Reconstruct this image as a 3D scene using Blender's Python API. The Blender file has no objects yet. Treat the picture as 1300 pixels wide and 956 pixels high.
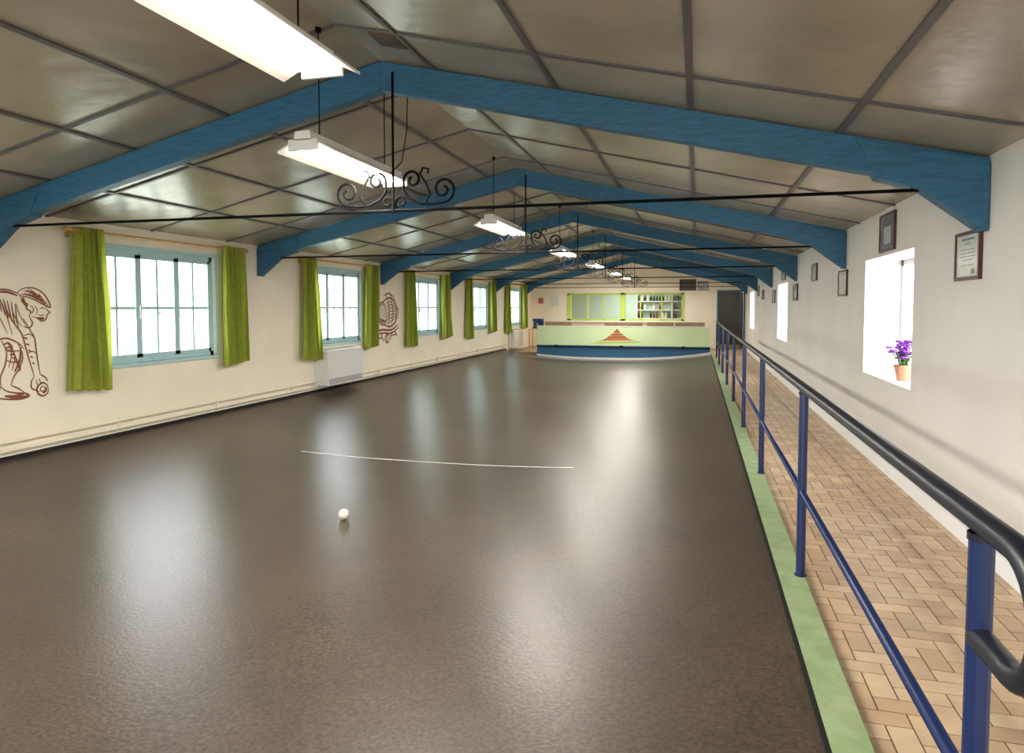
import bpy, math, random
from mathutils import Vector, Matrix
random.seed(7)
D=bpy.data; S=bpy.context.scene
XL,XR,XC=-6.15,1.65,-2.25      # side walls, ridge
YB,YF=-4.0,25.5                # wall behind camera, far wall
ZE,ZR=2.37,3.28                # eaves, ridge
CURB0,CURB1=0.44,0.57
SL=(ZR-ZE)/(XR-XC)
def roof(x): return ZR-SL*abs(x-XC)
def lane_z(x):
    u=(x+2.86)/3.29
    return -0.20+abs(u)**2.6*(0.23 if u>0 else 0.27)

def lin(c): 
    return tuple((v/255/12.92 if v/255<=0.04045 else ((v/255+0.055)/1.055)**2.4) for v in c)+(1,)
def mat(name,c,rough=0.6,metal=0.0,var=0.0,vs=5,bump=0.0,bs=60,c2=None,emit=0,trans=0,spec=None,coat=0,bumpdist=0.01,stretch=None):
    m=D.materials.new(name); m.use_nodes=True; nt=m.node_tree; b=nt.nodes['Principled BSDF']
    col=lin(c); b.inputs['Base Color'].default_value=col
    b.inputs['Roughness'].default_value=rough; b.inputs['Metallic'].default_value=metal
    if spec is not None: b.inputs['Specular IOR Level'].default_value=spec
    if coat: b.inputs['Coat Weight'].default_value=coat
    tc=nt.nodes.new('ShaderNodeTexCoord'); src=tc.outputs['Object']
    if stretch:
        mp=nt.nodes.new('ShaderNodeMapping'); mp.inputs['Scale'].default_value=stretch; nt.links.new(src,mp.inputs['Vector']); src=mp.outputs['Vector']
    if var or c2:
        n=nt.nodes.new('ShaderNodeTexNoise'); n.inputs['Scale'].default_value=vs; n.inputs['Detail'].default_value=5
        nt.links.new(src,n.inputs['Vector'])
        r=nt.nodes.new('ShaderNodeValToRGB'); r.color_ramp.elements[0].position=0.35; r.color_ramp.elements[1].position=0.65
        a=lin(c2) if c2 else tuple(v*(1-var) for v in col[:3])+(1,)
        bb=col if c2 else tuple(min(1,v*(1+var)) for v in col[:3])+(1,)
        r.color_ramp.elements[0].color=a; r.color_ramp.elements[1].color=bb
        nt.links.new(n.outputs['Fac'],r.inputs['Fac']); nt.links.new(r.outputs['Color'],b.inputs['Base Color'])
    if bump:
        n2=nt.nodes.new('ShaderNodeTexNoise'); n2.inputs['Scale'].default_value=bs; n2.inputs['Detail'].default_value=3
        nt.links.new(src,n2.inputs['Vector'])
        bp=nt.nodes.new('ShaderNodeBump'); bp.inputs['Strength'].default_value=bump; bp.inputs['Distance'].default_value=bumpdist
        nt.links.new(n2.outputs['Fac'],bp.inputs['Height']); nt.links.new(bp.outputs['Normal'],b.inputs['Normal'])
    if emit:
        b.inputs['Emission Color'].default_value=col; b.inputs['Emission Strength'].default_value=emit
    if trans:
        t=nt.nodes.new('ShaderNodeBsdfTranslucent'); t.inputs['Color'].default_value=col
        mx=nt.nodes.new('ShaderNodeMixShader'); mx.inputs[0].default_value=trans
        o=nt.nodes['Material Output']
        nt.links.new(b.outputs[0],mx.inputs[1]); nt.links.new(t.outputs[0],mx.inputs[2]); nt.links.new(mx.outputs[0],o.inputs[0])
    return m

M_wallL=mat('cream_wall_paint',(244,234,211),0.75,var=0.03,vs=1.5,bump=0.25,bs=120)
M_wallR=mat('roughcast_wall_paint',(236,232,226),0.7,var=0.03,vs=1.2,bump=0.6,bs=110)
M_ceil=mat('ceiling_panel',(162,150,130),0.27,var=0.16,vs=1.1,bump=0.28,bs=4,spec=0.85,bumpdist=0.03)
M_batten=mat('grey_batten',(92,88,86),0.5)
M_blue=mat('blue_painted_wood',(42,98,130),0.5,var=0.18,vs=5,bump=0.3,bs=14,stretch=(1.5,8,9))
M_blue2=mat('blue_painted_steel',(22,40,86),0.35)
M_rail=mat('dark_handrail_steel',(20,24,38),0.35)
M_iron=mat('black_wrought_iron',(10,9,10),0.85,spec=0.1)
M_teal=mat('pale_teal_paint',(172,206,208),0.45)
M_white=mat('white_enamel',(232,229,222),0.4)
M_wframe=mat('white_window_frame',(205,208,214),0.4)
M_heater=mat('heater_enamel',(226,224,220),0.4)
M_whitepl=mat('white_plaster',(240,240,240),0.6)
M_tube=mat('fluorescent_tube',(255,248,232),0.4,emit=14)
M_lime=mat('lime_curtain_cloth',(170,180,70),0.85,var=0.12,vs=20,bump=0.2,bs=250,trans=0.35)
M_wood=mat('pine_rod',(205,160,95),0.5,var=0.15,vs=12)
M_curb=mat('pale_green_paint',(160,180,134),0.6,bump=0.3,bs=60,c2=(138,162,114),vs=9)
M_black=mat('black_edge',(34,34,34),0.7,spec=0.2)
M_grout=mat('grout',(100,78,62),0.8,var=0.15,vs=20)
M_tiles=[mat('terracotta_tile_a',(208,180,146),0.4,var=0.1,vs=7),mat('terracotta_tile_b',(200,168,132),0.4,var=0.1,vs=7),
         mat('terracotta_tile_c',(214,188,154),0.42,var=0.08,vs=7),mat('terracotta_tile_d',(190,160,128),0.38,var=0.1,vs=7)]
M_brown=mat('brown_paint_line',(134,80,58),0.8)
M_green_board=mat('pale_lime_board',(216,234,182),0.55,var=0.03,vs=2)
M_orange=mat('rust_motif',(178,98,54),0.7)
M_tan=mat('tan_motif',(214,180,120),0.7)
M_dkframe=mat('mahogany_frame',(80,34,30),0.35)
M_brownsofa=mat('tan_upholstery',(150,122,96),0.7,var=0.1,vs=9)
M_floorfar=mat('far_floor_tile',(170,140,110),0.4,var=0.1,vs=4)
M_grn=mat('yellow_green_paint',(184,208,84),0.5)
M_dark=mat('dark_interior',(84,78,76),0.7)
M_ltteal=mat('teal_interior_wall',(172,198,184),0.6)
M_ball=mat('cream_ball',(232,224,196),0.35,var=0.06,vs=30)
M_line=mat('white_line_paint',(225,220,215),0.4)
M_pot=mat('clay_pot',(196,140,110),0.7)
M_leaf=mat('leaf_green',(60,110,50),0.5,var=0.2,vs=20)
M_purple=mat('purple_petal',(130,50,170),0.6,var=0.2,vs=30)
M_grass=mat('grass_outside',(200,205,190),0.9,var=0.1,vs=2)
M_foliage=mat('tree_foliage',(176,186,168),0.8,var=0.2,vs=4,bump=1,bs=8)
M_bark=mat('bark',(160,150,140),0.9)
M_gravel=mat('outside_gravel',(205,200,192),0.9)
M_paper=mat('certificate_paper',(205,210,200),0.2,var=0.08,vs=20)
M_ink=mat('certificate_ink',(92,98,110),0.5)
M_seal=mat('certificate_seal',(120,140,110),0.5)

def lane_mat():
    m=D.materials.new('polished_resin_lane'); m.use_nodes=True; nt=m.node_tree; b=nt.nodes['Principled BSDF']; L=nt.links.new
    tc=nt.nodes.new('ShaderNodeTexCoord')
    n=nt.nodes.new('ShaderNodeTexNoise'); n.inputs['Scale'].default_value=0.9; n.inputs['Detail'].default_value=6; n.inputs['Roughness'].default_value=0.65
    L(tc.outputs['Object'],n.inputs['Vector'])
    r=nt.nodes.new('ShaderNodeValToRGB'); r.color_ramp.elements[0].position=0.25; r.color_ramp.elements[1].position=0.75
    r.color_ramp.elements[0].color=lin((66,56,47)); r.color_ramp.elements[1].color=lin((88,75,63))
    L(n.outputs['Fac'],r.inputs['Fac'])
    sp=nt.nodes.new('ShaderNodeTexNoise'); sp.inputs['Scale'].default_value=55; sp.inputs['Detail'].default_value=4
    L(tc.outputs['Object'],sp.inputs['Vector'])
    r2=nt.nodes.new('ShaderNodeValToRGB'); r2.color_ramp.elements[0].position=0.3; r2.color_ramp.elements[1].position=0.7
    r2.color_ramp.elements[0].color=(0.5,0.5,0.5,1); r2.color_ramp.elements[1].color=(1.35,1.35,1.35,1)
    L(sp.outputs['Fac'],r2.inputs['Fac'])
    mx=nt.nodes.new('ShaderNodeMix'); mx.data_type='RGBA'; mx.blend_type='MULTIPLY'; mx.inputs[0].default_value=1
    L(r.outputs['Color'],mx.inputs[6]); L(r2.outputs['Color'],mx.inputs[7]); L(mx.outputs[2],b.inputs['Base Color'])
    b.inputs['Roughness'].default_value=0.32
    b.inputs['Specular IOR Level'].default_value=0.48
    bp=nt.nodes.new('ShaderNodeBump'); bp.inputs['Strength'].default_value=0.13; bp.inputs['Distance'].default_value=0.01
    L(sp.outputs['Fac'],bp.inputs['Height']); L(bp.outputs['Normal'],b.inputs['Normal'])
    return m
M_lane=lane_mat()

class MB:
    def __init__(s): s.v=[];s.f=[];s.m=[];s.mats=[]
    def mi(s,m):
        if m not in s.mats: s.mats.append(m)
        return s.mats.index(m)
    def add(s,vs,fs,m):
        o=len(s.v); i=s.mi(m); s.v+= [tuple(v) for v in vs]
        for f in fs: s.f.append(tuple(o+k for k in f)); s.m.append(i)
    def box(s,a,b,m):
        x0,y0,z0=[min(a[i],b[i]) for i in range(3)]; x1,y1,z1=[max(a[i],b[i]) for i in range(3)]
        s.add([(x0,y0,z0),(x1,y0,z0),(x1,y1,z0),(x0,y1,z0),(x0,y0,z1),(x1,y0,z1),(x1,y1,z1),(x0,y1,z1)],
              [(0,3,2,1),(4,5,6,7),(0,1,5,4),(1,2,6,5),(2,3,7,6),(3,0,4,7)],m)
    def prismY(s,poly,y0,y1,m):   # poly of (x,z)
        n=len(poly); vs=[(p[0],y0,p[1]) for p in poly]+[(p[0],y1,p[1]) for p in poly]
        s.add(vs,[tuple(range(n)),tuple(range(2*n-1,n-1,-1))]+[((i+1)%n,i,n+i,n+(i+1)%n) for i in range(n)],m)
    def tube(s,pts,r,m,seg=8,cap=True):
        pts=[Vector(p) for p in pts]; n=len(pts); rs=r if isinstance(r,(list,tuple)) else [r]*n
        vs=[];prev=None
        for i,p in enumerate(pts):
            t=(pts[min(i+1,n-1)]-pts[max(i-1,0)]).normalized()
            if prev is None:
                a=Vector((0,0,1)) if abs(t.z)<0.9 else Vector((1,0,0)); u=t.cross(a).normalized()
            else: u=(prev-t*prev.dot(t)).normalized()
            prev=u; w=t.cross(u)
            for k in range(seg):
                an=2*math.pi*k/seg; vs.append(p+(u*math.cos(an)+w*math.sin(an))*rs[i])
        fs=[(i*seg+k,i*seg+(k+1)%seg,(i+1)*seg+(k+1)%seg,(i+1)*seg+k) for i in range(n-1) for k in range(seg)]
        if cap: fs+=[tuple(range(seg-1,-1,-1)),tuple(range((n-1)*seg,n*seg))]
        s.add(vs,fs,m)
    def lathe(s,c,prof,m,seg=16):
        vs=[];
        for r,z in prof:
            for k in range(seg):
                a=2*math.pi*k/seg; vs.append((c[0]+r*math.cos(a),c[1]+r*math.sin(a),c[2]+z))
        n=len(prof); fs=[(i*seg+k,i*seg+(k+1)%seg,(i+1)*seg+(k+1)%seg,(i+1)*seg+k) for i in range(n-1) for k in range(seg)]
        fs+=[tuple(range(seg-1,-1,-1)),tuple(range((n-1)*seg,n*seg))]
        s.add(vs,fs,m)
    def sphere(s,c,r,m,seg=12,rg=8,jit=0):
        rr=r if isinstance(r,(tuple,list)) else (r,r,r)
        vs=[];fs=[]
        for i in range(rg+1):
            th=math.pi*i/rg
            for k in range(seg):
                a=2*math.pi*k/seg; j=1+random.uniform(-jit,jit)
                vs.append((c[0]+rr[0]*j*math.sin(th)*math.cos(a),c[1]+rr[1]*j*math.sin(th)*math.sin(a),c[2]+rr[2]*j*math.cos(th)))
        for i in range(rg):
            for k in range(seg): fs.append((i*seg+k,(i+1)*seg+k,(i+1)*seg+(k+1)%seg,i*seg+(k+1)%seg))
        s.add(vs,fs,m)
    def build(s,name,parent=None,smooth=False,bevel=0):
        me=D.meshes.new(name); me.from_pydata(s.v,[],s.f)
        for m in s.mats: me.materials.append(m)
        me.polygons.foreach_set('material_index',s.m)
        if smooth: me.polygons.foreach_set('use_smooth',[True]*len(me.polygons))
        me.update(); o=D.objects.new(name,me); S.collection.objects.link(o)
        if parent: o.parent=parent
        if bevel:
            b=o.modifiers.new('bevel','BEVEL'); b.width=bevel; b.segments=2; b.limit_method='ANGLE'
        return o
def empty(name):
    e=D.objects.new(name,None); S.collection.objects.link(e); e.empty_display_size=0.2; return e

# ------------------------------------------------------------------ room shell
LW=[(5.82,7.72),(10.0,11.8),(14.05,15.85),(18.1,19.9),(22.1,23.9)]
LWB=[(1.7,3.5),(-2.4,-0.6)]                # windows further back
LZ=(0.85,2.13)
RW=[(6.08,7.70),(13.9,15.5),(21.7,23.3),(-1.7,-0.1)]
RZ=(0.82,1.95)
def side_wall(name,x0,x1,wins,z,m):
    b=MB(); ws=sorted(wins); y=YB-0.3
    for a,c in ws:
        b.box((x0,y,-0.5),(x1,a,ZE+0.12),m); b.box((x0,a,-0.5),(x1,c,z[0]),m); b.box((x0,a,z[1]),(x1,c,ZE+0.12),m); y=c
    b.box((x0,y,-0.5),(x1,YF+3.5,ZE+0.12),m); return b.build(name)
side_wall('wall_left',XL-0.25,XL,LW+LWB,LZ,M_wallL)
side_wall('wall_right',XR,XR+0.42,RW,RZ,M_wallR)
# far wall with bar hatch and doorway
b=MB()
hx0,hx1,hz0,hz1=-4.72,-0.46,0.98,2.0
dx0,dx1,dz=0.74,1.58,2.02
y0,y1=YF,YF+0.15
b.box((XL,y0,0-0.5),(hx0,y1,ZE),M_wallL); b.box((hx0,y0,-0.5),(hx1,y1,hz0),M_wallL); b.box((hx0,y0,hz1),(hx1,y1,ZE),M_wallL)
b.box((hx1,y0,-0.5),(dx0,y1,ZE),M_wallL); b.box((dx0,y0,dz),(dx1,y1,ZE),M_wallL); b.box((dx1,y0,-0.5),(XR,y1,ZE),M_wallL)
b.box((dx0,y0,-0.5),(dx1,y1,0),M_wallL)
b.prismY([(XL,ZE),(XR,ZE),(XC,ZR+0.02)],y0,y1,M_wallL)
b.build('wall_far')
# wall behind camera with glazed bays
b=MB(); bw=[(-5.2,-3.0),(-2.0,0.6)]
y0,y1=YB-0.25,YB
x=XL
for a,c in bw:
    b.box((x,y0,-0.5),(a,y1,ZE),M_wallL); b.box((a,y0,-0.5),(c,y1,0.6),M_wallL); b.box((a,y0,2.25),(c,y1,ZE),M_wallL); x=c
b.box((x,y0,-0.5),(XR,y1,ZE),M_wallL); b.prismY([(XL,ZE),(XR,ZE),(XC,ZR+0.02)],y0,y1,M_wallL)
b.build('wall_back')
# ceiling
b=MB(); t=0.12
b.prismY([(XL-0.3,roof(XL-0.3)),(XC,ZR),(XR+0.45,roof(XR+0.45)),(XR+0.45,roof(XR+0.45)+t),(XC,ZR+t),(XL-0.3,roof(XL-0.3)+t)],YB-0.3,YF+3.5,M_ceil)
def sloped(xa,xb,ya,yb,th,m):
    b.prismY([(xa,roof(xa)-th),(xb,roof(xb)-th),(xb,roof(xb)+0.01),(xa,roof(xa)+0.01)],ya,yb,m)
for k in (0.41,1.3,2.19,3.08):
    for s in(-1,1):
        x=XC+s*k; sloped(x-0.018,x+0.018,YB,YF,0.014,M_batten)
y=4.0-1.333*6
while y<YF:
    sloped(XL,XC,y-0.018,y+0.018,0.012,M_batten); sloped(XC,XR,y-0.018,y+0.018,0.012,M_batten); y+=1.333
b.build('ceiling')
b=MB(); xv=-1.95
b.prismY([(xv-0.09,roof(xv-0.09)-0.02),(xv+0.09,roof(xv+0.09)-0.02),(xv+0.09,roof(xv+0.09)),(xv-0.09,roof(xv-0.09))],4.05,4.25,mat('vent_brown',(110,85,60),0.6))
for i in range(5):
    b.prismY([(xv-0.08,roof(xv-0.08)-0.028),(xv+0.08,roof(xv+0.08)-0.028),(xv+0.08,roof(xv+0.08)-0.02),(xv-0.08,roof(xv-0.08)-0.02)],4.07+i*0.035,4.085+i*0.035,M_dark)
b.build('ceiling_vent')

# lane
LX0,LX1=XL+0.0005,CURB0-0.0182
b=MB(); nx=60; xs=[LX0+(LX1-LX0)*i/nx for i in range(nx+1)]; ys=[YB+0.001+(22.0-YB)*j/40 for j in range(41)]
vs=[(x,y,lane_z(x)) for y in ys for x in xs]; fs=[(j*(nx+1)+i,j*(nx+1)+i+1,(j+1)*(nx+1)+i+1,(j+1)*(nx+1)+i) for j in range(40) for i in range(nx)]
b.add(vs,fs,M_lane)
b.build('bowling_lane',smooth=True)
def lane_stripe(name,xa,xb,ya,yb,m,dz=0.003,n=30):
    b=MB(); vs=[]
    for i in range(n+1):
        x=xa+(xb-xa)*i/n; vs+=[(x,ya,lane_z(x)+dz),(x,yb,lane_z(x)+dz)]
    b.add(vs,[(2*i,2*i+2,2*i+3,2*i+1) for i in range(n)],m); return b.build(name)
lane_stripe('lane_marking_line',-4.35,-1.2,6.85,6.88,M_line)
lane_stripe('lane_marking_line',-5.3,CURB0-0.03,21.35,21.47,M_line)
# curb
b=MB(); b.box((CURB0,YB,-0.3),(CURB1,21.9,0.05),M_curb); b.box((CURB0-0.018,YB,-0.3),(CURB0,21.9,0.042),M_black)
b.build('lane_curb')
# floor: walkway tiles in herringbone + far floor + sub-slab
b=MB()
b.box((XL,YB,-0.5),(XR,22.01,-0.3),M_grout)
b.box((CURB1,YB,-0.3),(XR,21.9,-0.004),M_grout); b.box((XL,22.01,-0.5),(XR,YF+3.5,0),M_floorfar); b.box((CURB1,21.9,-0.3),(XR,22.01,0),M_floorfar)
c=0.092; g=0.0032
NX=int((XR-CURB1)/c)+2; NY=int((21.9-YB)/c)+1
for ix in range(-1,NX):
    for iy in range(0,NY):
        k=(ix-iy)%4
        if k==0: x0,x1,y0,y1=ix*c,(ix+2)*c,iy*c,(iy+1)*c
        elif k==3: x0,x1,y0,y1=ix*c,(ix+1)*c,iy*c,(iy+2)*c
        else: continue
        x0+=CURB1+g;x1+=CURB1-g;y0+=YB+g;y1+=YB-g
        x0=max(x0,CURB1);x1=min(x1,XR);y1=min(y1,21.9)
        if x1-x0<0.01 or y1-y0<0.01: continue
        b.box((x0,y0,-0.006),(x1,y1,0),random.choice(M_tiles))
b.build('floor')
# baseboards
b=MB(); b.box((XR-0.02,YB,0),(XR,YF,0.11),M_whitepl); b.build('baseboard_right')
b=MB(); b.box((XL,YB,lane_z(XL)-0.03),(XL+0.015,22.0,lane_z(XL)+0.03),M_black); b.build('baseboard_left')
# heating pipes on left wall (run dives behind the convector)
b=MB()
for z in (0.16,0.24):
    for ya,yb in ((YB+0.1,10.13),(11.42,21.9)):
        b.tube([(XL+0.05,ya,z),(XL+0.05,yb,z)],0.014,M_wallL,8)
y=YB+0.5
while y<21.8:
    if not 10.0<y<11.5: b.box((XL+0.001,y,0.14),(XL+0.04,y+0.02,0.26),M_wallL)
    y+=1.6
b.build('heating_pipes',smooth=False)

# ------------------------------------------------------------------ windows
def win_left(i,y0,y1):
    b=MB(); z0,z1=LZ; x0,x1=XL-0.10,XL-0.03; f=0.055
    b.box((x0,y0,z0),(x1,y0+f,z1),M_teal); b.box((x0,y1-f,z0),(x1,y1,z1),M_teal)
    b.box((x0,y0,z0),(x1,y1,z0+f),M_teal); b.box((x0,y0,z1-f),(x1,y1,z1),M_teal)
    w=(y1-y0-2*f)/3
    for k in range(3):
        a=y0+f+k*w; c_=a+w; s=0.042; xa,xb=x0+0.012,x1+0.01
        b.box((xa,a,z0+f),(xb,a+s,z1-f),M_teal); b.box((xa,c_-s,z0+f),(xb,c_,z1-f),M_teal)
        b.box((xa,a,z0+f),(xb,c_,z0+f+s),M_teal); b.box((xa,a,z1-f-s),(xb,c_,z1-f),M_teal)
        ym=(a+c_)/2; b.box((xa+0.015,ym-0.015,z0+f),(xb-0.015,ym+0.015,z1-f),M_teal)
        zm=(z0+z1)/2-0.02; b.box((xa+0.013,a,zm-0.016),(xb-0.013,c_,zm+0.016),M_teal)
    b.box((x1,y0-0.05,z0-0.035),(XL+0.03,y1+0.05,z0),M_teal)
    b.box((XL,y0-0.05,z0),(XL+0.015,y0,z1+0.04),M_teal); b.box((XL,y1,z0),(XL+0.015,y1+0.05,z1+0.04),M_teal); b.box((XL,y0,z1),(XL+0.015,y1,z1+0.04),M_teal)
    b.tube([(x1+0.03,y0+f+w,1.35),(x1+0.03,y0+f+w,1.5)],0.008,M_white,6)
    b.build('window_%d'%i)
n=1
for a,c_ in LW+LWB: win_left(n,a,c_); n+=1
for a,c_ in RW:
    b=MB(); z0,z1=RZ; x0,x1=XR+0.33,XR+0.38; f=0.06
    b.box((x0,a,z0),(x1,a+f,z1),M_wframe); b.box((x0,c_-f,z0),(x1,c_,z1),M_wframe); b.box((x0,a,z0),(x1,c_,z0+f),M_wframe); b.box((x0,a,z1-f),(x1,c_,z1),M_wframe)
    ym=(a+c_)/2; b.box((x0,ym-0.045,z0),(x1,ym+0.045,z1),M_wframe)
    for q in (a+f,ym+0.045): b.box((x0+0.01,q,(z0+z1)/2+0.1),(x1-0.01,q+(c_-a)/2-0.1,(z0+z1)/2+0.125),M_wframe)
    b.build('window_%d'%n); n+=1
for a,c_ in bw:
    b=MB(); z0,z1=0.6,2.25
    for x in (a,(a+c_)/2-0.03,c_-0.06): b.box((x,YB-0.12,z0),(x+0.06,YB-0.06,z1),M_teal)
    for z in (z0,1.4,z1-0.06): b.box((a,YB-0.12,z),(c_,YB-0.06,z+0.06),M_teal)
    b.build('window_%d'%n); n+=1

# curtains
def curtain_set(y0,y1):
    e=empty('curtain_pair'); xr=XL+0.11; zr=2.255; ra,rb=y0-0.36,y1+0.52
    b=MB(); b.tube([(xr,ra,zr),(xr,rb,zr)],0.014,M_wood,10)
    for y in (ra-0.02,rb+0.02): b.sphere((xr,y,zr),0.028,M_wood,10,8)
    for y in (ra+0.08,rb-0.08):
        b.box((XL,y-0.012,zr-0.03),(xr,y+0.012,zr-0.006),M_wood); b.box((XL,y-0.02,zr-0.07),(XL+0.015,y+0.02,zr+0.03),M_wood)
    b.build('curtain_rod',e)
    for j,(ta,tb,ba,bb,zb) in enumerate([(y0-0.28,y0+0.02,y0-0.37,y0+0.13,0.65),(y1+0.05,y1+0.48,y1+0.02,y1+0.50,0.68)]):
        b=MB(); nu,nv=80,26; vs=[]; folds=4.5; ph=random.random()*6
        for iv in range(nv+1):
            v=iv/nv
            for iu in range(nu+1):
                u=iu/nu; pa=ta+(ba-ta)*v**0.8; pb=tb+(bb-tb)*v**0.8
                a=2*math.pi*folds*u+ph+0.7*math.sin(3*v+u*4+ph)
                amp=0.034+0.03*v
                vs.append((xr+amp*math.sin(a)+0.018*math.sin(2.3*a+v*2+ph),pa+(pb-pa)*u+0.014*math.sin(2*a),2.29-v*(2.29-zb)+0.015*math.sin(a)*v-0.05*v*u*(1 if j==0 else -1)))
        fs=[(i*(nu+1)+k,i*(nu+1)+k+1,(i+1)*(nu+1)+k+1,(i+1)*(nu+1)+k) for i in range(nv) for k in range(nu)]
        b.add(vs,fs,M_lime); b.build('curtain_%d'%(j+1),e,smooth=True)
for a,c_ in LW+LWB: curtain_set(a,c_)

# ------------------------------------------------------------------ roof trusses
def arcpts(c,r0,r1,a0,a1,n):
    return [(c[0]+(r0+(r1-r0)*i/n)*math.cos(a0+(a1-a0)*i/n),c[1]+(r0+(r1-r0)*i/n)*math.sin(a0+(a1-a0)*i/n)) for i in range(n+1)]
def truss(yc):
    e=empty('roof_truss'); h=0.05
    top=lambda x: roof(x)-0.012
    for s,nm in((1,'rafter_right'),(-1,'rafter_left')):
        X=lambda d: XC+s*d
        hw=XR-XC-0.005
        b=MB()
        poly=[(X(0),top(X(0))),(X(hw),top(X(hw))),(X(hw),top(X(hw))-0.21),(X(0),top(X(0))-0.21)]
        b.prismY(poly if s>0 else poly[::-1],yc-h,yc+h,M_blue); b.build(nm,e,bevel=0.006)
        b=MB()
        poly=[(X(hw-0.72),top(X(hw-0.72))-0.02),(X(hw),top(X(hw))-0.02),(X(hw),1.95),(X(hw-0.05),1.95),(X(hw-0.36),2.19),(X(hw-0.60),top(X(hw-0.60))-0.235)]
        b.prismY(poly if s>0 else poly[::-1],yc-h-0.012,yc+h+0.012,M_blue)
        b.box((X(hw),yc-h-0.02,1.93),(X(hw-0.035),yc+h+0.02,top(X(hw))-0.04),M_blue)
        b.build('knee_brace_'+nm[7:],e,bevel=0.005)
    b=MB(); zt=2.19
    b.tube([(XL+0.36,yc,zt),(XR-0.36,yc,zt)],0.011,M_iron,8)
    b.tube([(XC+0.10,yc-0.055,zt-0.03),(XC+0.10,yc-0.055,ZR-0.1)],0.009,M_iron,8)
    b.build('tie_rod',e)
    b=MB(); k=1.18; xs_=XC+0.10; zs=zt+0.02
    for s in(-1,1):
        def T(p): return (xs_+s*p[0]*k,yc-0.03,zs+p[1]*k)
        outer=arcpts((0.32,0.10),0.018,0.08,math.pi*2.4,-math.pi*0.5,34)
        arm=[(0.25,0.012),(0.17,0.018),(0.10,0.05),(0.06,0.10),(0.06,0.16)]
        inner=arcpts((0.12,0.165),0.06,0.015,math.pi,-math.pi*1.4,26)
        b.tube([T(p) for p in outer+arm+inner],0.010,M_iron,6)
        b.tube([T(p) for p in arcpts((0.045,0.03),0.045,0.012,math.pi*1.3,-math.pi*0.9,20)],0.009,M_iron,6)
        b.tube([T(p) for p in [(0.2,0.02),(0.235,0.07),(0.215,0.13),(0.17,0.20),(0.19,0.235),(0.225,0.225),(0.22,0.2)]],0.008,M_iron,6)
    b.build('wrought_iron_scroll',e,smooth=True)
TY=[0.7,4.7,8.7,12.7,16.7,20.7,24.7]
for y in TY: truss(y)

# ------------------------------------------------------------------ fluorescent fixtures
def fixture(xc,yc,z,L=1.35,power=45):
    e=empty('fluorescent_light_fixture'); a,c_=yc-L/2,yc+L/2
    b=MB()
    b.prismY([(xc-0.05,z+0.06),(xc-0.06,z+0.005),(xc+0.06,z+0.005),(xc+0.05,z+0.06)],a,c_,M_white)
    for s in(-1,1):
        P=[(xc+s*0.055,z+0.02),(xc+s*0.19,z-0.05),(xc+s*0.19,z-0.062),(xc+s*0.055,z+0.005)]
        b.prismY(P if s<0 else P[::-1],a+0.02,c_-0.02,M_white)
    for y in (a,c_-0.02):
        b.box((xc-0.10,y,z-0.055),(xc+0.10,y+0.02,z+0.01),M_white)
    b.build('reflector_housing',e)
    b=MB()
    for s in(-1,1): b.tube([(xc+s*0.06,a+0.02,z-0.03),(xc+s*0.06,c_-0.02,z-0.03)],0.017,M_tube,10)
    b.build('tubes',e,smooth=True)
    b=MB()
    for y in (a+0.2,c_-0.2):
        b.tube([(xc,y,z+0.05),(xc,y,roof(xc)-0.005)],0.004,M_iron,6)
        b.tube([(xc,y,roof(xc)-0.03),(xc,y,roof(xc)-0.002)],0.02,M_iron,8)
    if xc<-2:
        # supply cable sagging up to the ridge
        pts=[(xc+0.02,c_-0.3,z+0.05),(xc+0.06,c_-0.2,z+0.02),(xc+0.10,c_-0.1,z+0.12),(XC,c_,z+0.4),(XC,c_+0.02,ZR-0.03)]
        b.tube(pts,0.004,M_iron,6)
    b.build('hanging_cords',e)
    l=D.lights.new('lamp','AREA'); l.shape='RECTANGLE'; l.size=0.3; l.size_y=L; l.energy=power; l.color=(1,0.95,0.88)
    o=D.objects.new('lamp',l); S.collection.objects.link(o); o.location=(xc,yc,z-0.07); o.parent=e
    return e
fixture(-1.63,2.05,2.56,1.5,46)
for y in (4.45,8.35,12.4,16.4,20.4,23.6): fixture(-2.35,y,2.50,power=46)
fixture(-2.35,-1.5,2.5,power=46)

# ------------------------------------------------------------------ walkway railing
e=empty('walkway_handrail'); px=0.55; ztop=1.055; PY=[1.53+2.34*i for i in range(9)]
b=MB(); r=0.022; yl=1.385
pts=[(px,PY[-1]+0.25,ztop)]+[(px,y,ztop) for y in (18,12,6,3,1.45)]
for i in range(13):
    a=math.pi*i/12; pts.append((px,yl-0.115*math.sin(a),ztop-0.115+0.115*math.cos(a)))
pts.append((px,PY[0],ztop-0.23))
b.tube(pts,r+0.003,M_rail,14)
b.build('top_rail',e,smooth=True)
b=MB(); b.tube([(px,0.9,0.5),(px,PY[-1],0.5)],0.017,M_blue2,10)
b.build('mid_rail',e,smooth=True)
b=MB()
for y in PY:
    b.tube([(px,y,0.05),(px,y,ztop-0.02)],0.023,M_blue2,14); b.tube([(px,y,0.05),(px,y,0.058)],0.03,M_blue2,14)
    b.tube([(px,y,ztop-0.035),(px,y,ztop-0.02)],0.026,M_rail,14)
b.build('posts',e,smooth=False)

# ------------------------------------------------------------------ ball
b=MB(); xb,yb=-2.68,4.82; b.sphere((xb,yb,lane_z(xb)+0.043),0.042,M_ball,24,16); b.build('jack_ball',smooth=True)

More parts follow.
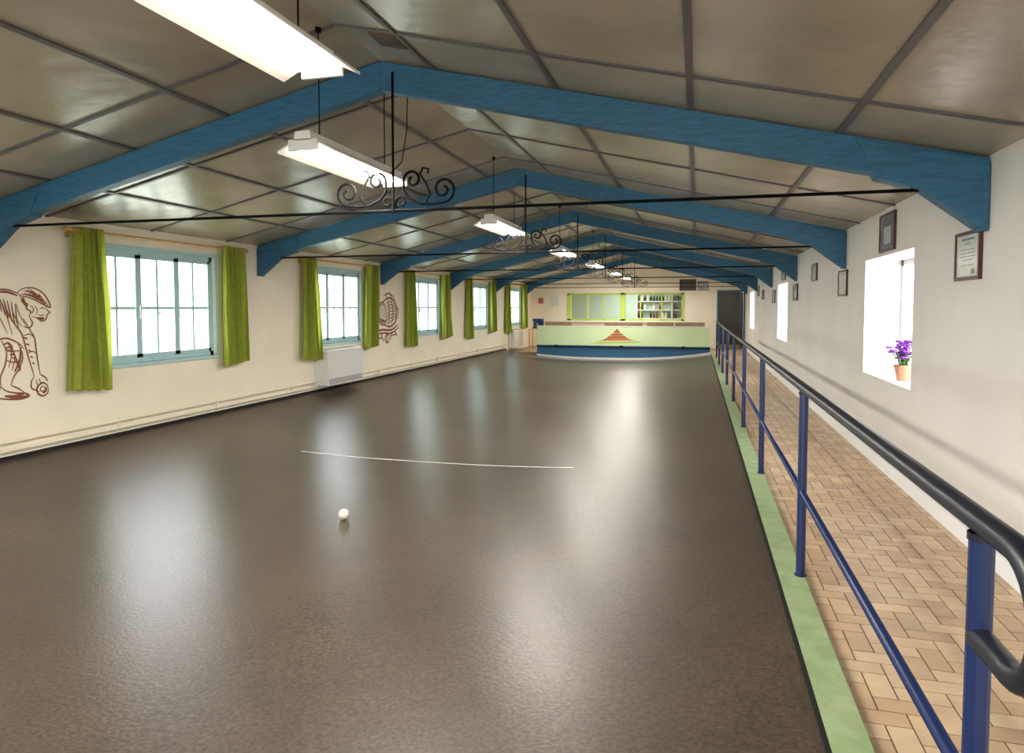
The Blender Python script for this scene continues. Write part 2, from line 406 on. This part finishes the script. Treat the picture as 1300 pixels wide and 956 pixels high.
# ------------------------------------------------------------------ convector heater on left wall
b=MB(); x0,x1=XL+0.005,XL+0.24; y0,y1=10.15,11.40; z0,z1=0.17,0.76
b.box((x0,y0,z0),(x1,y1,z1),M_heater)
b.box((x1,y0+0.03,z0+0.12),(x1+0.006,y1-0.03,z1-0.04),M_heater)
for i in range(12): b.box((x0+0.04,y0+0.06+i*0.096,z1),(x1-0.04,y0+0.11+i*0.096,z1+0.004),M_batten)
for i in range(5): b.box((x1,y0+0.05,z0+0.02+i*0.018),(x1+0.003,y1-0.05,z0+0.028+i*0.018),M_batten)
b.build('wall_convector_heater',bevel=0.012)
b=MB(); b.box((XL+0.005,22.3,0.1),(XL+0.2,23.6,0.7),M_heater); b.box((XL+0.2,22.34,0.2),(XL+0.206,23.56,0.66),M_heater)
for i in range(12): b.box((XL+0.04,22.38+i*0.1,0.7),(XL+0.17,22.43+i*0.1,0.704),M_batten)
b.build('wall_convector_heater',bevel=0.01)

# ------------------------------------------------------------------ framed pictures on right wall
Mp2=mat('photo_print',(120,125,130),0.2,c2=(190,190,185),vs=9)
def picture(y0,y1,z0,z1,inner=M_paper):
    b=MB(); x1=XR; x0=XR-0.022; f=0.022
    b.box((x0,y0,z0),(x1,y0+f,z1),M_dkframe); b.box((x0,y1-f,z0),(x1,y1,z1),M_dkframe); b.box((x0,y0+f,z0),(x1,y1-f,z0+f),M_dkframe); b.box((x0,y0+f,z1-f),(x1,y1-f,z1),M_dkframe)
    b.box((x0+0.008,y0+f,z0+f),(x1,y1-f,z1-f),inner)
    xi=x0+0.007; w=y1-y0; h=z1-z0
    if inner is M_paper:
        for k,(wd,zz,th) in enumerate([(0.5,0.82,0.012),(0.3,0.74,0.005),(0.62,0.62,0.004),(0.56,0.55,0.004),(0.62,0.48,0.004),(0.4,0.41,0.004),(0.5,0.30,0.004)]):
            yc=(y0+y1)/2; b.box((xi,yc-wd*w/2,z0+zz*h),(xi+0.001,yc+wd*w/2,z0+zz*h+th),M_ink)
        b.box((xi,y0+0.2*w,z0+0.12*h),(xi+0.001,y0+0.34*w,z0+0.22*h),M_seal)
    else:
        b.box((xi,y0+0.15*w,z0+0.15*h),(xi+0.001,y1-0.15*w,z1-0.15*h),M_ink)
        b.box((xi-0.0005,y0+0.25*w,z0+0.2*h),(xi+0.001,y1-0.3*w,z1-0.35*h),M_paper)
    b.build('framed_picture')
C=1.48
for i,(a,c_,z0,z1) in enumerate([(4.72,5.13,.17,.475),(6.6,7.1,.50,.84),(8.52,9.0,.13,.43),(10.58,11.0,.38,.63),(12.5,13.0,.11,.40),(14.2,14.8,.53,.76),(15.95,16.5,.09,.385),(18.6,19.1,.2,.45),(20,20.5,.3,.6)]):
    picture(a,c_,z0+C,z1+C,M_paper if i%3!=1 else Mp2)

# flower pot on sill
e=empty('potted_flowers'); cx,cy,cz=XR+0.15,6.85,RZ[0]+0.001
b=MB(); b.lathe((cx,cy,cz),[(0.05,0),(0.055,0.01),(0.072,0.11),(0.08,0.115),(0.08,0.14),(0.068,0.14),(0.06,0.12)],M_pot,18); b.build('pot',e,smooth=True)
b=MB()
for i in range(40):
    a=random.uniform(0,6.28); r=random.uniform(0.02,0.13); h=random.uniform(0.2,0.36)
    tip=Vector((cx+r*math.cos(a),cy+r*math.sin(a),cz+h)); b.tube([(cx+0.02*math.cos(a),cy+0.02*math.sin(a),cz+0.1),(cx+0.5*r*math.cos(a),cy+0.5*r*math.sin(a),cz+0.12+h*0.4),tip],0.003,M_leaf,5)
    for k in range(5):
        q=k*1.2566+i; b.sphere((tip.x+0.017*math.cos(q),tip.y+0.017*math.sin(q),tip.z),(0.015,0.015,0.01),M_purple,7,5)
    l=tip*0.6+Vector((cx,cy,cz+0.1))*0.4; a2=a+1
    dv=Vector((math.cos(a2),math.sin(a2),0.4))*0.06; sd=Vector((-math.sin(a2),math.cos(a2),0))*0.018
    b.add([l,l+dv*0.5+sd,l+dv,l+dv*0.5-sd],[(0,1,2,3)],M_leaf)
b.build('foliage_and_blooms',e)

# ------------------------------------------------------------------ wall murals (painted line drawings)
def mural(name,strokes,y0,z0,sy,sz,fills=()):
    b=MB()
    k=0
    for w,pts in strokes:
        P=[Vector((y0+p[0]*sy,z0-p[1]*sz)) for p in pts]; Q=[]
        n=len(P)
        for i in range(n-1):
            p0=P[max(i-1,0)];p1=P[i];p2=P[i+1];p3=P[min(i+2,n-1)]
            for j in range(6):
                t=j/6; Q.append(0.5*((2*p1)+(p2-p0)*t+(2*p0-5*p1+4*p2-p3)*t*t+(3*p1-p0-3*p2+p3)*t**3))
        Q.append(P[-1]); vs=[]; m=len(Q); k+=1; x=XL+0.0015+0.00002*k
        for i,q in enumerate(Q):
            t=(Q[min(i+1,m-1)]-Q[max(i-1,0)]); t=t.normalized() if t.length>1e-9 else Vector((1,0)); nrm=Vector((-t.y,t.x))*w*sy*0.5*(0.45+0.55*math.sin(math.pi*(i+0.5)/m))
            vs+=[(x,q.x+nrm.x,q.y+nrm.y),(x,q.x-nrm.x,q.y-nrm.y)]
        b.add(vs,[(2*i,2*i+1,2*i+3,2*i+2) for i in range(m-1)],M_brown)
    for pts in fills:
        b.add([(XL+0.001,y0+p[0]*sy,z0-p[1]*sz) for p in pts],[tuple(range(len(pts)))],M_brown)
    return b.build(name)
man=[(2,[(22,8),(30,3),(42,2),(52,6),(60,14),(65,26),(58,24),(46,18),(36,14),(26,12),(22,8)]),
 (1.6,[(30,6),(40,8),(52,14),(62,24)]),(1.4,[(26,10),(38,12),(50,18)]),(1.4,[(36,3),(44,8),(56,18)]),
 (2,[(26,12),(28,20),(34,22),(33,28),(38,32),(36,38)]),(1.8,[(58,24),(60,30),(64,33),(60,36),(58,42),(52,44),(46,40),(40,38)]),
 (1.4,[(50,28),(54,27),(57,29)]),(1.3,[(48,36),(53,37),(56,35)]),(1.5,[(38,24),(42,28),(40,33),(37,30)]),(1.2,[(44,24),(47,30),(45,36)]),
 (2.2,[(-30,30),(-18,12),(-4,6),(10,5),(22,9)]),(2,[(36,38),(40,46),(36,52),(28,50)]),
 (2,[(6,20),(10,34),(18,48),(26,60),(30,76),(34,92),(38,106),(40,114)]),(2,[(28,40),(36,54),(42,66),(44,84),(46,100),(48,112)]),
 (1.3,[(14,26),(18,38),(26,50)]),(1.3,[(20,22),(24,36),(32,50)]),(1.4,[(28,62),(36,60),(43,66)]),(1.4,[(33,84),(39,82),(45,86)]),
 (2,[(40,114),(36,120),(36,128),(42,132),(46,134)]),(2,[(48,112),(54,116),(58,122)]),(1.4,[(42,118),(44,126)]),(1.4,[(46,117),(49,125)]),
 (2.6,[(58,131),(57,137),(51,140),(45,137),(43,131),(45,126),(51,123),(56,126),(58,131)]),(1.6,[(54,131),(52,134),(48,133),(48,129),(52,128),(54,131)]),
 (2,[(-28,60),(-10,66),(6,64),(20,70),(28,78)]),(1.6,[(-20,30),(-12,44),(-2,60)]),(1.4,[(-8,24),(0,40),(8,58)]),(1.4,[(0,16),(6,30),(14,60)]),
 (2,[(20,70),(26,86),(22,100),(14,112),(10,122)]),(2,[(0,66),(6,80),(4,96),(-2,110),(-2,122)]),(1.5,[(12,72),(16,88),(12,104)]),(1.5,[(8,68),(12,84),(8,100)]),
 (1.6,[(4,76),(12,80),(24,80)]),(1.6,[(4,90),(14,94),(24,92)]),
 (2.4,[(-2,122),(4,128),(16,132),(28,134),(32,138),(20,140),(4,138),(-6,134),(-2,122)]),(1.8,[(10,122),(18,126),(26,132)]),
 (2,[(-24,64),(-28,84),(-34,104),(-38,126)]),(2,[(-10,66),(-12,86),(-20,106),(-26,126)]),(2.4,[(-38,126),(-26,128),(-14,134),(-12,139),(-30,139),(-40,136),(-38,126)]),
 (3,[(8,137),(20,138),(30,137)]),(3,[(30,10),(44,13),(58,22)])]
# shading hatches
for k in range(7): man.append((2.2,[(2+k*2.6,72+k*4),(9+k*2.2,70+k*5),(14+k*1.2,76+k*5)]))
for k in range(6): man.append((1.8,[(-6+k*5,12+k*2),(0+k*4,22+k*4),(2+k*4,32+k*4)]))
for k in range(5): man.append((2,[(28+k*2.5,64+k*8),(33+k*2,66+k*8)]))
for k in range(4): man.append((2.4,[(34+k*5,5+k*1.5),(40+k*5,9+k*3)]))
man+=[(4,[(29,14),(30,20),(34,26)]),(4,[(26,134),(14,136),(2,134)]),(3.5,[(46,40),(52,41),(56,40)]),(3,[(-2,8),(10,8),(22,12)]),(3,[(24,76),(22,92),(15,106)]),(3.5,[(50,136),(54,134),(55,129)])]
mural('wall_mural_bowler',man,4.83,1.48+0.20,0.00785,0.0076)
# second drawing: wine cask lying on a trestle with ropes, tap and a boule in front
bar=[]
def ell(cx,cy,rx,ry,w,a0=0,a1=6.2832,rot=0.0):
    P=[]
    for i in range(17):
        a=a0+(a1-a0)*i/16; x=rx*math.cos(a); y=ry*math.sin(a); P.append((cx+x*math.cos(rot)-y*math.sin(rot),cy+x*math.sin(rot)+y*math.cos(rot)))
    bar.append((w,P))
ell(22,24,12,17,2.4,rot=-0.15); ell(22,24,9.5,14,1.5,rot=-0.15)
for i in range(-2,3): bar.append((1.1,[(22+i*4,24-13+abs(i)*2.5),(22+i*4,24+13-abs(i)*2.5)]))
bar.append((2.4,[(20,7),(38,0),(54,4),(62,14)])); bar.append((2.4,[(26,41),(42,44),(56,38),(64,28)])); bar.append((2.2,[(62,14),(66,20),(64,28)]))
for q in (34,44,54):
    for d in (0,2.4): bar.append((1.5,[(q+d,2+(q-34)*.1),(q+5+d,20),(q+1+d,43-(q-34)*.2)]))
for q in (8,13,18,23,28,33,38): bar.append((1.2,[(33,q+1),(46,q-3),(63,q*0.5+10)]))
bar+=[(2.6,[(4,50),(20,48),(44,49),(64,42)]),(2.2,[(6,54),(24,53),(46,54),(66,46)]),(2.4,[(12,50),(4,66)]),(2.4,[(16,50),(24,66)]),(2.4,[(48,50),(42,64)]),(2.4,[(54,48),(62,60)]),
      (1.8,[(8,60),(22,60)]),(1.8,[(46,58),(60,56)]),(2,[(14,34),(8,36),(6,40),(8,44)]),(2,[(2,4),(12,8),(16,14)]),(1.8,[(4,10),(10,14),(12,22)]),(2,[(24,-2),(36,-7),(48,-4),(56,2)]),(1.6,[(30,-6),(34,0)]),(1.6,[(44,-6),(46,0)])]
ell(34,62,6,6,2.4); ell(34,62,2.5,2.5,1.6)
for k in range(6): bar.append((1.6,[(16+k*2.4,30+k),(20+k*2.2,37-k*.4)]))
mural('wall_mural_cask',bar,12.35,1.48+0.19,0.0172,0.0135)

# ------------------------------------------------------------------ end barrier of the lane
e=empty('lane_end_barrier'); bx0,bx1=-5.05,0.40; by=21.9
b=MB(); b.box((bx0,by,0.24),(bx1,by+0.06,0.87),M_green_board); b.box((bx0,by-0.01,0.85),(bx1,by+0.08,0.88),M_white)
b.build('board',e,bevel=0.004)
b=MB(); N=30; poly=[(bx0+(bx1-bx0)*i/N,lane_z(bx0+(bx1-bx0)*i/N)+0.07) for i in range(N+1)]+[(bx1,0.25),(bx0,0.25)]
b.prismY(poly,by-0.03,by+0.05,M_blue); 
poly=[(x,lane_z(x)+0.002) for x,_ in poly[:N+1]]+[(x,lane_z(x)+0.07) for x,_ in poly[:N+1]][::-1]
b.prismY(poly,by-0.05,by+0.05,M_line)
b.tube([(bx0,by-0.06,0.22),(bx1,by-0.06,0.22)],0.035,M_blue2,10)
for x in (-4.4,-2.3,-0.4): b.lathe((x,by-0.10,0.20),[(0.05,0),(0.06,0.02),(0.06,0.05),(0.03,0.07)],M_black,12)
b.build('kickboard',e)
b=MB(); cxm=-2.45; yy=by-0.003
def flat(P,m,dy=0): b.add([(cxm+p[0],yy-dy,0.28+p[1]) for p in P],[tuple(range(len(P)))],m)
flat([(-.95,.02),(.75,.08),(.70,.12),(-.6,.08)],M_grn)
flat([(-.62,.10),(.60,.14),(.02,.30),(-.10,.30)],M_tan,.0005)
flat([(-.45,.15),(.42,.17),(.36,.21),(-.38,.20)],M_orange,.001); flat([(-.34,.212),(.33,.222),(.24,.29),(-.26,.28)],M_orange,.001)
flat([(-.24,.292),(.21,.302),(.14,.37),(-.15,.36)],M_orange,.001); flat([(-.13,.372),(.12,.382),(.0,.52)],M_orange,.001)
b.build('painted_motif',e)
def bench(x0,x1):
    b=MB(); y=22.35
    b.box((x0,y,0.38),(x1,y+0.5,0.5),M_brownsofa); b.box((x0,y,0.5),(x1,y+0.12,1.0),M_brownsofa); b.box((x0,y,0.08),(x1,y+0.48,0.38),M_brownsofa)
    for x in (x0+0.04,x1-0.1):
        for yy_ in (y+0.03,y+0.4): b.box((x,yy_,0),(x+0.06,yy_+0.06,0.08),M_dark)
    b.build('upholstered_bench',bevel=0.03)
bench(-4.9,-4.0);bench(-1.55,-0.72);bench(-0.66,0.25);bench(-2.9,-1.7)

# bar hatch window frames
b=MB(); f=0.06; y0,y1=YF-0.03,YF+0.12
def fr(xa,xb,za,zb,m=M_grn): b.box((xa,y0,za),(xb,y1,zb),m)
fr(hx0,hx1,hz0,hz0+f); fr(hx0,hx1,hz1-f,hz1); fr(hx0,hx0+0.14,hz0,hz1); fr(hx1-0.08,hx1,hz0,hz1); fr(-2.74,-2.56,hz0,hz1)
for x in (-3.95,-3.35,-2.0,-1.25): fr(x-0.02,x+0.02,hz0,hz1)
b.box((hx0-0.1,YF-0.25,hz0-0.05),(hx1+0.1,YF-0.03,hz0),M_white)
b.build('window_%d'%n); n+=1
# service room behind far wall
b=MB()
b.box((XL,YF+3.2,0),(0.55,YF+3.3,2.37),M_ltteal); b.box((0.5,YF+0.15,0),(0.6,YF+3.3,2.37),M_ltteal); b.box((0.6,YF+3.2,0),(XR,YF+3.3,2.37),M_dark)
b.box((XL,YF+0.15,2.37),(XR,YF+3.5,2.42),M_white)
b.build('wall_service_room')
e=empty('bottle_shelf'); b=MB(); Y=YF+2.9
for z in (1.0,1.35,1.7): b.box((-2.4,Y,z),(0.3,Y+0.25,z+0.03),M_white)
for x in (-2.4,-1.0,0.26): b.box((x,Y,0),(x+0.04,Y+0.25,2.0),M_white)
b.build('shelves',e)
b=MB(); cols=[mat('glass_green',(30,80,50),0.15),mat('glass_amber',(120,70,25),0.15),mat('glass_dark',(30,26,30),0.15),mat('label_white',(220,215,200),0.5)]
for z in (1.03,1.38,1.73):
    x=-2.3
    while x<0.15:
        if random.random()<0.6: b.lathe((x,Y+0.12,z),[(0.035,0),(0.038,0.01),(0.038,0.15),(0.014,0.2),(0.014,0.25),(0.01,0.26)],random.choice(cols),8)
        x+=0.12
b.build('bottles',e)
l=D.lights.new('service_lamp','AREA'); l.size=1.2; l.energy=60; l.color=(1,0.96,0.9); o=D.objects.new('service_room_light',l); o.location=(-2.6,YF+1.6,2.33); S.collection.objects.link(o)
l=D.lights.new('corridor_lamp','AREA'); l.size=0.4; l.energy=8; l.color=(1,0.93,0.85); o=D.objects.new('corridor_light',l); o.location=(1.1,YF+1.8,2.33); S.collection.objects.link(o)
# door frame + open leaf
b=MB(); b.box((dx0-0.06,YF-0.02,0),(dx0,YF,dz+0.06),M_blue); b.box((dx1,YF-0.02,0),(dx1+0.05,YF,dz+0.06),M_blue); b.box((dx0,YF-0.02,dz),(dx1,YF,dz+0.06),M_blue)
b.build('trim_1')
b=MB(); b.box((dx1-0.05,YF+0.17,0.01),(dx1-0.005,YF+0.97,dz-0.01),M_blue2); b.tube([(dx1-0.05,YF+0.88,1.0),(dx1-0.09,YF+0.88,1.0),(dx1-0.09,YF+0.78,1.0)],0.01,M_white,6)
b.build('door_1')
def board(name,x0,x1,z0,z1,m,fm):
    b=MB(); y=YF; b.box((x0,y-0.03,z0),(x1,y,z1),fm); b.box((x0+0.02,y-0.034,z0+0.02),(x1-0.02,y-0.03,z1-0.02),m); b.build(name)
board('notice_board',-0.62,-0.05,2.08,2.48,M_dark,M_black)
board('scoreboard',0.02,0.38,2.08,2.40,Mp2,M_black)
board('poster',-5.35,-5.02,1.5,1.88,M_paper,M_white)
board('warning_sign',-5.85,-5.62,1.6,1.85,M_orange,M_white)
# small side table with coffee machine
e=empty('side_table'); b=MB(); b.box((-5.65,23.0,0.7),(-4.9,23.6,0.74),M_wood)
for x in(-5.62,-4.97):
    for y in (23.03,23.53): b.box((x,y,0),(x+0.04,y+0.04,0.7),M_wood)
b.build('table_top_and_legs',e)
b=MB(); X0=-5.5; b.box((X0,23.1,0.74),(X0+.35,23.4,0.80),M_blue2); b.box((X0,23.25,0.8),(X0+.35,23.4,1.0),M_blue2); b.box((X0,23.1,1.0),(X0+.35,23.4,1.08),M_blue2); b.lathe((X0+.18,23.17,0.80),[(0.05,0),(0.06,0.05),(0.05,0.12)],M_dark,10)
b.build('coffee_machine')

# ------------------------------------------------------------------ outside
b=MB(); b.box((-60,-40,-0.7),(XL-0.26,60,-0.5),M_grass); b.box((XR+0.43,-40,-0.7),(60,60,-0.5),M_gravel); b.build('outside_ground')
def tree(x,y,s):
    b=MB(); b.tube([(x,y,-0.5),(x+0.1,y,1),(x,y+0.1,2.2*s)],[0.18,0.14,0.08],M_bark,8)
    for i in range(9): b.sphere((x+random.uniform(-1,1)*s,y+random.uniform(-1.2,1.2)*s,1.9*s+random.uniform(-.6,1.4)*s),random.uniform(.5,.9)*s,M_foliage,12,8,jit=0.12)
    b.build('tree',smooth=True)
for x,y,s in [(-22,18,1.5),(-24,26,1.5),(-26,36,1.8),(-28,46,1.8),(-22,4,1.3)]: tree(x,y,s)

# ------------------------------------------------------------------ world & portals
w=D.worlds.new('sky'); S.world=w; w.use_nodes=True; bg=w.node_tree.nodes['Background']; bg.inputs[0].default_value=(0.94,0.97,1,1); bg.inputs[1].default_value=8.0
def portal(loc,rot,sx,sy):
    l=D.lights.new('portal','AREA'); l.shape='RECTANGLE'; l.size=sx; l.size_y=sy; l.cycles.is_portal=True
    o=D.objects.new('window_portal',l); o.location=loc; o.rotation_euler=rot; S.collection.objects.link(o)
for a,c_ in LW+LWB: portal((XL-0.2,(a+c_)/2,(LZ[0]+LZ[1])/2),(0,-math.pi/2,0),LZ[1]-LZ[0],c_-a)
for a,c_ in RW: portal((XR+0.4,(a+c_)/2,(RZ[0]+RZ[1])/2),(0,math.pi/2,0),RZ[1]-RZ[0],c_-a)
for a,c_ in bw: portal(((a+c_)/2,YB-0.2,1.42),(math.pi/2,0,0),c_-a,1.65)

# ------------------------------------------------------------------ camera
cam=D.cameras.new('camera'); co=D.objects.new('camera',cam); S.collection.objects.link(co); S.camera=co
cam.sensor_width=36; cam.lens=870/1300*36; cam.shift_y=-45/1300; cam.clip_start=0.05
co.location=(0,0,1.48); co.rotation_euler=(math.radians(90-2.83),0,math.radians(15.1))
S.view_settings.view_transform='Standard'; S.view_settings.exposure=0.7
print('ok')
